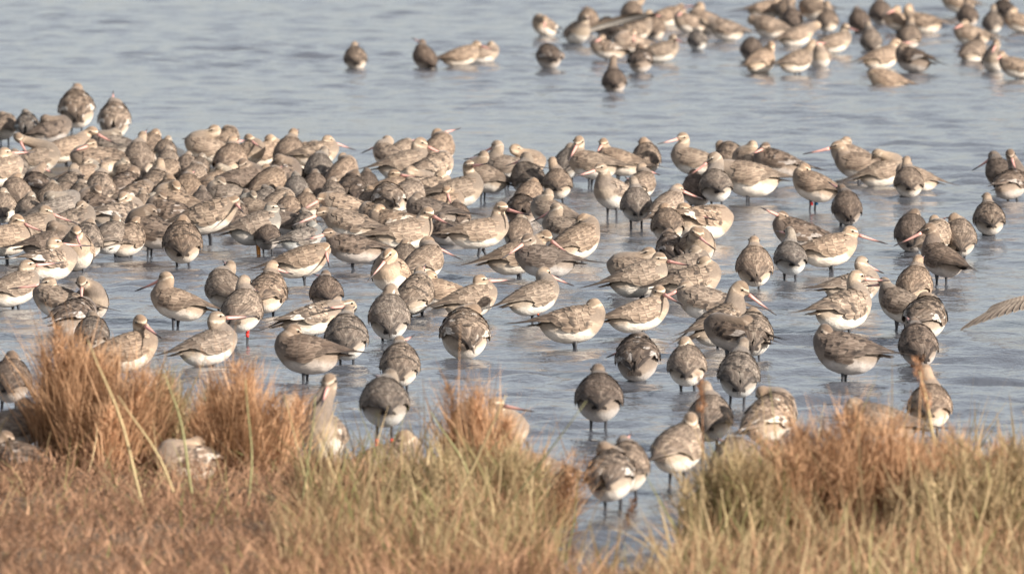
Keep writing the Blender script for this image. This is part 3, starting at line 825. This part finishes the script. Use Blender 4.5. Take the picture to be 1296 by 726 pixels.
898 531 85 892 496 > t=n s=1.0 h=.10 | godwit behind the thin orange grass stalk, front right
872 464 88 870 436 - t=n s=1.06 h=.10 | godwit asleep from behind in the front rows, right of the dark preening one
807 454 85 800 444 770 462 r t=d s=1.05 h=.075 f=1.06 | dark-backed godwit with head down and bill tip poking out left
756 505 90 754 475 > t=d s=1.05 h=.11 f=1.04 | dark godwit alone in the front water on two thin legs
853 569 65 867 533 - t=w s=1.12 h=.115 | sandy godwit asleep at the front, feet in open water
779 603 80 773 578 - t=n s=1.1 h=.11 r | left of two overlapping godwits nearest the camera in open water
798 592 85 795 566 > t=n s=1.05 h=.11 | right of two overlapping godwits nearest the camera in open water
932 590 90 928 570 > t=n s=1.1 h=.10 | godwit blurred behind the right-hand grass, lowest in the water
492 592 25 508 567 - t=w s=1.15 h=.08 r | godwit in the grass edge directly under the red-ringed bird
630 556 12 630 514 676 523 t=w s=1.05 h=.11 | godwit behind the central red tussock with its pink bill out to the right
602 540 100 604 517 > t=n s=.95 h=.11 | godwit head and back showing just left of the central tussock
670 600 176 645 588 - t=w s=1.12 h=.07 p=2 | godwit hidden by the central tussock except for its pale tail at right
8 483 90 8 463 - t=d s=1.1 h=.14 | dark godwit at the left edge behind the tall tussock
16 545 15 33 517 62 542 t=g s=1.1 h=.18 | godwit at the lower left edge, pink bill poking right into the grass
22 583 150 14 572 - t=d s=.85 h=.10 r | black-feathered preening bird low at the left edge
236 586 200 254 577 - t=n s=.92 h=.105 f=1.05 r | godwit crouching in the grass with bright white belly showing
'''
for ln in FLOCK.strip().splitlines(): bird(ln)

# remesh all bodies at once into continuous skins, then write the plumage coordinates
bpy.context.view_layer.update()
dg = bpy.context.evaluated_depsgraph_get()
for tmp, body, head, bd, upv, P, R, mat in SHELLS:
    me = bpy.data.meshes.new_from_object(tmp.evaluated_get(dg)); me.name = 'body'
    n = len(me.vertices); co = np.empty(n * 3, np.float32); me.vertices.foreach_get('co', co); co = co.reshape(-1, 3)
    dn = np.linalg.norm(co[:, None, :] - P[None], axis=2) - R[None] * 1.0
    k = np.argmin(dn, 1); nk = k / (len(P) - 1.0)
    # trunk membership keeps the back its own colour
    dh = np.linalg.norm(co - head, axis=1)
    nk = np.where(dh < .030, 1.0, np.minimum(nk, .84))
    e = (co[:, 1] / np.interp(co[:, 0], TX, TW + .004)) ** 2 + ((co[:, 2] - np.interp(co[:, 0], TX, TZ)) / np.interp(co[:, 0], TX, TH + .004)) ** 2
    nk = np.where((e < 1.1) & (dh > .030), np.minimum(nk, .25), nk)
    fattr(me, 'neck', nk)
    side = np.cross(upv, bd); rel = co - head
    hc = np.stack([rel @ bd, rel @ side, rel @ upv], -1).astype(np.float32)
    a = me.attributes.new('headco', 'FLOAT_VECTOR', 'POINT'); a.data.foreach_set('vector', hc.ravel())
    me.materials.clear(); me.materials.append(mat)
    me.polygons.foreach_set('use_smooth', np.ones(len(me.polygons), bool))
    old = body.data; body.data = me; bpy.data.meshes.remove(old)
for t_ in SHELLS:
    m_ = t_[0].data; bpy.data.objects.remove(t_[0]); bpy.data.meshes.remove(m_)

# labels for birds deep in the flock: look, bearing and rank among their likes from the left
TW_ = {'n': 'grey-brown', 'w': 'sandy', 'g': 'grey', 'd': 'dark'}
ZW = {'far bottom': 'far group', 'top right': 'top right group', 'left flock': 'left flock', 'centre': 'central crowd', 'right': 'right side', 'middle': 'middle rows', 'front': 'front rows'}
ORD = ['first', 'second', 'third', 'fourth', 'fifth', 'sixth', 'seventh', 'eighth', 'ninth', 'tenth', 'eleventh', 'twelfth', 'thirteenth', 'fourteenth', 'fifteenth']
BG = {'far bottom': 'godwits in the far group', 'top right': 'godwits in the far group', 'left flock': 'godwits packed in the left flock', 'centre': 'godwits standing in the central crowd',
      'right': 'godwits standing on the right', 'middle': 'godwits in the middle rows', 'front': 'godwits in the front rows'}
cl = {}
for b in BIRDS:
    if not b['note']:
        f = FACES[int(((b['hd'] + 22.5) % 360) // 45)]
        row = ''
        if b['zone'] == 'left flock': row = ' back' if b['by'] < 235 else ' front'
        kind = ('wader' if b['small'] else 'godwit'); look = ('ruffled ' if b['ruf'] else '') + ('small ' if b['small'] else '')
        hd_ = 'head tucked' if b['mode'] == '-' else 'head up'
        z = ZW[b['zone']] + row
        b['key'] = '%s%s %s facing %s, %s, in %s' % (look, TW_[b['tone']], kind, f, hd_, z)
        cl.setdefault(b['key'], []).append(b)
for k, L in cl.items():
    L.sort(key=lambda q: q['bx'])
    for i, b in enumerate(L): b['note'] = k if len(L) == 1 else k + ', ' + ORD[i] + ' from left'
for b in BIRDS:
    words = b['note'].split()
    b['o']['label'] = ' '.join(words); b['o']['category'] = 'wading bird' if not b['small'] else 'small wader'
    b['o']['group'] = 'small waders among the godwits' if b['small'] else BG[b['zone']]

# bird flying in at the right edge, mostly outside the frame
def flying_bird():
    p = at_y(1372, 382, 33.0); s = .86
    root = bpy.data.objects.new('godwit', None); C.objects.link(root); root.location = p; root.rotation_euler = (0, math.radians(-9), math.radians(97)); root.scale = (s, s, s)
    tag(root, 'flying godwit entering at the right edge, only its brown wing in view', 'wading bird', 'godwits in flight')
    head = np.array((.17, 0, .02)); bd = np.array((1, 0, -.05)); bd = bd / np.linalg.norm(bd); up = np.array((.05, 0, 1.0)); up /= np.linalg.norm(up)
    V, F, P, R = body_shell(head, bd, up)
    tmp = bpy.data.objects.new('shell', mesh_np('shell', V, F)); C.objects.link(tmp)
    md = tmp.modifiers.new('r', 'REMESH'); md.mode = 'VOXEL'; md.voxel_size = .006
    bpy.context.view_layer.update(); me = bpy.data.meshes.new_from_object(tmp.evaluated_get(bpy.context.evaluated_depsgraph_get()))
    me.name = 'body'; me.materials.append(M_body); me.polygons.foreach_set('use_smooth', np.ones(len(me.polygons), bool))
    fattr(me, 'neck', np.zeros(len(me.vertices)))
    bpy.data.objects.remove(tmp)
    obj('body', me, root)
    a = obj('wing', BROWN_WING, root, (0, 0, .02), (math.radians(4), 0, 0)); b = obj('wing', BROWN_WING, root, (0, 0, .02), (math.radians(-4), 0, 0)); b.scale = (1, -1, 1)
    obj('tail', TAIL, root); obj('bill', BILL, root, tuple(head + bd * .026))
    for sg in (1, -1):
        obj('eye', EYE, root, tuple(head + bd * .008 + up * .002 + np.array((0, .015 * sg, 0))))
        obj('leg', LEG[sg], root, (-.03, 0, -.02), (0, math.radians(85), 0))
flying_bird()

# ------------------------------------------------------------------ plants
def plant_material(name, ca, cb, trans=.25):
    m = NT(name); t = m.attr('tone'); g = m.attr('green')
    oc = m.n('ShaderNodeTexCoord').outputs['Object']
    col = m.mix(m.step(t, .05, .95), ca, cb); col = m.mix(g, col, (.22, .225, .085))
    v = m.math('ADD', m.math('MULTIPLY', m.noise(45, 3, oc), .8), .6); vm = m.n('ShaderNodeCombineColor'); [m.t.links.new(v, vm.inputs[i]) for i in range(3)]
    col = m.mix(1.0, col, vm.outputs[0], 'MULTIPLY')
    m.set('Base Color', col); m.set('Roughness', .75); m.b.inputs['Specular IOR Level'].default_value = .2
    tr = m.n('ShaderNodeBsdfTranslucent'); m.t.links.new(col, tr.inputs[0]); mx = m.n('ShaderNodeMixShader'); mx.inputs[0].default_value = trans
    m.t.links.new(m.b.outputs[0], mx.inputs[1]); m.t.links.new(tr.outputs[0], mx.inputs[2]); m.t.links.new(mx.outputs[0], m.out.inputs[0])
    return m.m
M_rust = plant_material('rust_red_stems', (.21, .112, .055), (.70, .43, .25))
M_straw = plant_material('straw_blades', (.20, .135, .068), (.56, .42, .24))
M_cover = plant_material('rusty_ground_plants', (.13, .068, .040), (.58, .34, .205))
def ribbons(name, base, direc, length, width, bend, mat, tone, green, seg=3, parent=None, kink=.0):
    """curved tapering blades: arrays base (n,3), direc (n,3) unit, bend (n,3) added quadratically"""
    n = len(base); r = RNG
    t = np.linspace(0, 1, seg + 1)
    ctr = base[:, None] + direc[:, None] * length[:, None, None] * t[None, :, None] + bend[:, None] * (length[:, None, None] * (t ** 2)[None, :, None])
    if kink: ctr[:, 1:] += r.normal(0, kink, (n, seg, 3)) * length[:, None, None]
    az = r.uniform(0, math.pi, n); sd = np.stack([np.cos(az), np.sin(az) * .6, np.zeros(n)], -1)
    wd = width[:, None] * np.array([1, .95, .7, .12] if seg == 3 else np.linspace(1, .15, seg + 1))[None]
    L = ctr - sd[:, None] * wd[..., None] * .5; Rr = ctr + sd[:, None] * wd[..., None] * .5
    v = np.stack([L, Rr], 2).reshape(-1, 3)
    b = (np.arange(n) * (seg + 1) * 2)[:, None] + (np.arange(seg) * 2)[None]
    f = np.stack([b, b + 1, b + 3, b + 2], -1).reshape(-1, 4)
    me = mesh_np(name, v, f, mat); k = (seg + 1) * 2
    fattr(me, 'tone', np.repeat(tone, k)); fattr(me, 'green', np.repeat(green, k))
    return obj(name, me, parent)
def unit(a): return a / np.linalg.norm(a, axis=1, keepdims=True)
def tussock(px, py, wpx, hpx, dist, n, label, mat=None, green=.0, lean=0.0, wd=.0016, spread=.55, fuzz=.5):
    """a dome of fine stems whose foot is at pixel px,py"""
    p = at_y(px, py, dist); s = dist / FPX; Rx = wpx * s / 2; Hh = hpx * s; zb = float(bank_z(np.array(p.x), np.array(p.y)))
    root = bpy.data.objects.new('grass_tussock', None); C.objects.link(root); root.location = (p.x, p.y, zb)
    tag(root, label, 'tussock', 'rusty grass tussocks on the bank')
    r = RNG
    Hh = Hh + max(0, p.z - zb)
    K = max(7, int(wpx / 9)); ka = r.uniform(0, 2 * math.pi, K); kq = np.sqrt(r.random(K)) * .86; kq[0] = .05
    kx, ky = np.cos(ka) * kq * Rx, np.sin(ka) * kq * Rx * .7
    kh = Hh * np.clip(1.08 - .52 * kq ** 2, .3, 1.1) * r.uniform(.72, 1.06, K); kh[0] = Hh * 1.02
    kl = np.stack([kx / Rx * spread * .5 + lean + r.normal(0, .10, K), r.normal(0, .15, K), np.ones(K)], -1); kt = r.uniform(.05, .85, K); ks = Rx * r.uniform(.16, .30, K)
    # long stems from the foot of every clump
    m = int(n * .20); c = r.integers(0, K, m)
    base = np.stack([kx[c] + r.normal(0, 1, m) * ks[c] * .6, ky[c] + r.normal(0, 1, m) * ks[c] * .6, np.full(m, -.02)], -1)
    out = kl[c] + np.stack([r.normal(0, .16, m), r.normal(0, .16, m), np.zeros(m)], -1)
    ln = kh[c] * r.uniform(.45, 1.1, m); g = (r.random(m) < green).astype(float) * r.uniform(.4, 1, m)
    ribbons('stem', base, unit(out), ln, r.uniform(.7, 1.6, m) * wd * 1.25, r.normal(0, .16, (m, 3)), mat or M_rust, np.clip(kt[c] + r.normal(.1, .22, m), 0, 1), g, parent=root, kink=.03)
    # fine tangled side twigs through the volume
    k = n - m; c = r.integers(0, K, k); hz = r.beta(1.35, 1.1, k); wdt = ks[c] * np.sqrt(np.clip(1.05 - hz ** 2, .04, 1)) * 1.05
    base = np.stack([kx[c] + kl[c, 0] * hz * kh[c] + r.normal(0, 1, k) * wdt * .62, ky[c] + kl[c, 1] * hz * kh[c] + r.normal(0, 1, k) * wdt * .62, hz * kh[c] * .97], -1)
    out = np.stack([r.normal(0, .75, k) + kl[c, 0], r.normal(0, .75, k), r.uniform(-.1, 1.3, k)], -1)
    ln = r.gamma(3, .011, k).clip(.012, .085)
    tn = np.clip(kt[c] * .8 + r.normal(0, .22, k) + .22 * hz, 0, 1)
    g = (r.random(k) < green * .5).astype(float) * .7
    ribbons('twig_tangle', base, unit(out), ln, r.uniform(.6, 1.8, k) * wd, r.normal(0, .35, (k, 3)), mat or M_rust, tn, g, seg=2, parent=root)['kind'] = 'stuff'
    root.children[0]['kind'] = 'stuff'
    return root
tussock(92, 592, 112, 176, 27.0, 12000, 'tallest rust-brown grass tussock, at the left between water and bank', spread=.35, wd=.0024)
tussock(150, 596, 120, 128, 26.9, 6000, 'rusty shoulder of stems leaning right beside the tallest tussock', spread=.5, lean=.12, wd=.0024)
tussock(298, 598, 118, 138, 26.9, 10000, 'rounded rust-brown tussock right of the tallest one', spread=.45, wd=.0024)
tussock(212, 600, 110, 118, 27.25, 6000, 'lower olive and rust tussock behind the crouching white-bellied bird', green=.3, mat=M_straw, spread=.6, wd=.0026)
tussock(617, 640, 80, 148, 26.2, 6500, 'narrow dark rusty tussock in the middle of the bank', spread=.3, wd=.0024)
tussock(600, 668, 190, 96, 25.7, 4500, 'straw and green tussock spreading round the narrow central one', green=.2, mat=M_straw, spread=.9, wd=.0034)
tussock(672, 660, 110, 90, 25.9, 2600, 'low reddish tussock leaning right beside the narrow central one', spread=.7, lean=.15, wd=.0024)
tussock(1075, 700, 250, 142, 25.0, 15000, 'broad rust-brown tussock in the lower right foreground', spread=.6, wd=.0026)
tussock(1195, 700, 170, 128, 25.1, 7000, 'rusty tussock behind the thick straw reed stalk at the right', spread=.5, wd=.0026)
tussock(1250, 715, 230, 150, 24.7, 5500, 'pale straw tussock in the lower right corner', mat=M_straw, green=.12, spread=.6, wd=.0036)
tussock(940, 715, 170, 112, 24.9, 3800, 'straw and green tussock left of the broad rust-brown one', mat=M_straw, green=.2, spread=.8, wd=.0036)

def cover(name, n, px0, px1, mat, lmin, lmax, wd, upright, green, depth=(22.2, 28.2), kind='stuff', inset=.12, dens=None, tonebase=.45, smooth_h=.0):
    r = RNG; x = r.uniform((px0 - 648) / FPX * 25, (px1 - 648) / FPX * 25, int(n * 1.6)); y = r.uniform(depth[0], depth[1], int(n * 1.6))
    keep = y < edge_d(x) + .12 * vnoise(x, y, 5, 5) - inset
    if dens is not None: keep &= r.random(len(x)) < dens(x, y)
    x, y = x[keep][:n], y[keep][:n]; m = len(x); z = bank_z(x, y)
    mound = .5 + .5 * vnoise(x * 1.0, y * .9, 11, 4)
    h = z + r.random(m) * smooth_h * np.clip(mound * 1.3, .1, 1)
    out = np.stack([r.normal(0, 1 - upright, m), r.normal(0, 1 - upright, m), np.abs(r.normal(upright, .3, m)) + .05], -1)
    patch = vnoise(x, y, 6, 14)
    tn = np.clip(tonebase + .22 * vnoise(x, y, 17, 21) + .22 * patch + r.normal(0, .2, m), 0, 1); g = np.clip((r.random(m) < green * (1 + patch)).astype(float) * r.uniform(.3, 1, m), 0, 1)
    o = ribbons(name, np.stack([x, y, h - .004], -1), unit(out), (lmin + (lmax - lmin) * r.random(m) ** 1.8 * 1.35) * (.55 + .75 * mound), r.uniform(.6, 1.5, m) * wd, r.normal(0, .38, (m, 3)) - np.array((0, 0, .15)), mat, tn, g, seg=2 if lmax < .07 else 3)
    o['kind'] = kind
    return o
cover('ground_plants', 80000, -250, 1500, M_cover, .012, .050, .0036, .45, .03, smooth_h=.075, tonebase=.42, dens=lambda x, y: np.where(x < -.25, 1.0, .6))
cover('sedge_grass', 5000, 360, 790, M_straw, .04, .145, .0040, .66, .2, depth=(24.0, 27.5), inset=.03, tonebase=.4)
cover('rusty_twigs', 22000, 360, 1420, M_rust, .03, .11, .0028, .5, .05, depth=(23.4, 27.3), inset=.03, tonebase=.4)
cover('sedge_grass', 380, -80, 420, M_straw, .04, .15, .0036, .72, .35, depth=(25.2, 28.0), inset=.05, tonebase=.5)
cover('sedge_grass', 4600, 800, 1420, M_straw, .05, .165, .0044, .70, .17, depth=(23.2, 27.2), inset=.03, tonebase=.5)
cover('sedge_grass', 160, 690, 880, M_straw, .04, .12, .0026, .8, .3, depth=(23.4, 26.0), inset=-.10, tonebase=.5)
for o in C.objects:
    if o.name.startswith(('ground_plants', 'sedge_grass')): o['kind'] = 'stuff'

def stalk(x0, y0, x1, y1, dist, wd, col, label, head=None, n='reed_stalk'):
    """one broad blade from its root pixel to its tip pixel, at its own distance"""
    a, b = at_y(x0, y0, dist), at_y(x1, y1, dist - .12); zb = float(bank_z(np.array(a.x), np.array(a.y)))
    d = (b - a); a2 = a - d * max(0, (a.z - zb + .02) / max(.02, d.z)) * .98
    pts = []
    for t in np.linspace(0, 1, 9):
        p = a2.lerp(b, t); q = math.sin(math.pi * t) * .02 + .004 * math.sin(t * 9 + x0); pts.append((p.x + q * .5, p.y + q, p.z + q * .3))
    rad = [wd * .72 * (1 - .75 * t ** 2.5) for t in np.linspace(0, 1, 9)]
    v, f = tube(pts, rad, 6); cen = np.array(pts)
    root = obj(n, mesh_np(n, v, f, col)); tag(root, label, 'reed' if n == 'reed_stalk' else 'grass blade', 'single stalks standing above the bank plants')
    if head:
        V, F = [], []
        r = random.Random(int(x0)); tip = Vector(pts[-1]); dd = (tip - Vector(pts[-3])).normalized()
        for i in range(110):
            c = tip + dd * r.uniform(-.10, .03) + Vector((r.gauss(0, .005), r.gauss(0, .005), 0)); l = r.uniform(.008, .02); e = c + (dd + Vector((r.uniform(-.5, .5), r.uniform(-.5, .5), 0))) * l
            s_ = Vector((.0012, r.uniform(-.001, .001), 0)); k = len(V); V += [c - s_, c + s_, e + s_ * .3, e - s_ * .3]; F.append([k, k + 1, k + 2, k + 3])
        hd = obj('seed_head', mesh_np('seed_head', np.array([tuple(q) for q in V]), np.array(F), head), root)
    return root
S_straw = plain('stalk_straw', (.56, .44, .24), .6, .3, .25); S_green = plain('stalk_green', (.40, .38, .19), .6, .3, .25); S_rust = plain('stalk_rust', (.46, .25, .14), .7, .2, .3)
for args in (
    (1200, 705, 1163, 470, 25.2, .0065, S_straw, 'thick straw reed stalk with an orange top at the right', S_rust),
    (1056, 650, 1106, 590, 25.0, .0055, S_green, 'green blade leaning right in front of the broad rusty tussock'),
    (987, 655, 1009, 575, 25.0, .0045, S_straw, 'straw blade leaning right at the left side of the broad rusty tussock'),
    (915, 715, 912, 618, 24.6, .0045, S_straw, 'upright straw blade in the lower right grass below the blurred bird'),
    (1125, 600, 1140, 555, 25.2, .003, S_straw, 'short pale blade beside the thick straw stalk'),
    (1237, 600, 1236, 548, 25.3, .0045, S_straw, 'upright pale blade near the right edge with bright side'),
    (1255, 620, 1275, 560, 25.2, .0035, S_straw, 'pale blade leaning right close to the right edge'),
    (1120, 640, 1085, 590, 25.0, .003, S_green, 'short green blade leaning left across the broad tussock'),
    (690, 575, 741, 508, 25.0, .0035, S_green, 'yellow-green blade leaning right against open water near the dark bird'),
    (575, 580, 545, 520, 25.4, .0035, S_green, 'green blade leaning left beside the central tussock'),
    (570, 640, 640, 500, 25.3, .0045, S_straw, 'long straw blade slanting right across the central tussock'),
    (160, 580, 112, 430, 25.6, .0045, S_straw, 'long straw stalk slanting left across the tallest tussock'),
    (198, 590, 150, 500, 25.6, .0038, S_straw, 'straw stalk slanting left between the two left tussocks'),
    (228, 566, 210, 474, 25.6, .0045, S_green, 'yellow-green blade standing over the crouching white-bellied bird'),
    (312, 590, 310, 480, 25.8, .0035, S_green, 'upright olive stalk in the middle of the rounded rusty tussock'),
    (383, 600, 398, 500, 25.6, .0038, S_green, 'olive blade left of the neck-curling godwit'),
    (376, 590, 358, 500, 25.6, .0028, S_straw, 'thin straw blade before the half hidden godwit'),
    (205, 430, 240, 400, 25.3, .0020, S_green, ''),
    (885, 560, 886, 486, 25.0, .0030, S_rust, 'thin orange stalk in front of a front row godwit', S_rust),
    (780, 700, 800, 640, 25.0, .0022, S_rust, 'thin reddish stalk under the two overlapping front godwits', S_rust),
    (620, 700, 614, 590, 25.0, .0040, S_straw, 'upright straw blade in the bank grass under the central tussock'),
    (668, 690, 664, 600, 25.0, .0036, S_straw, 'pale blade at the right foot of the central tussock'),
    ):
    if args[7]: stalk(*args)
print('BIRDS', len(BIRDS))
for b in BIRDS:
    if len(b['o']['label'].split()) > 16: print('LONG', b['o']['label'])
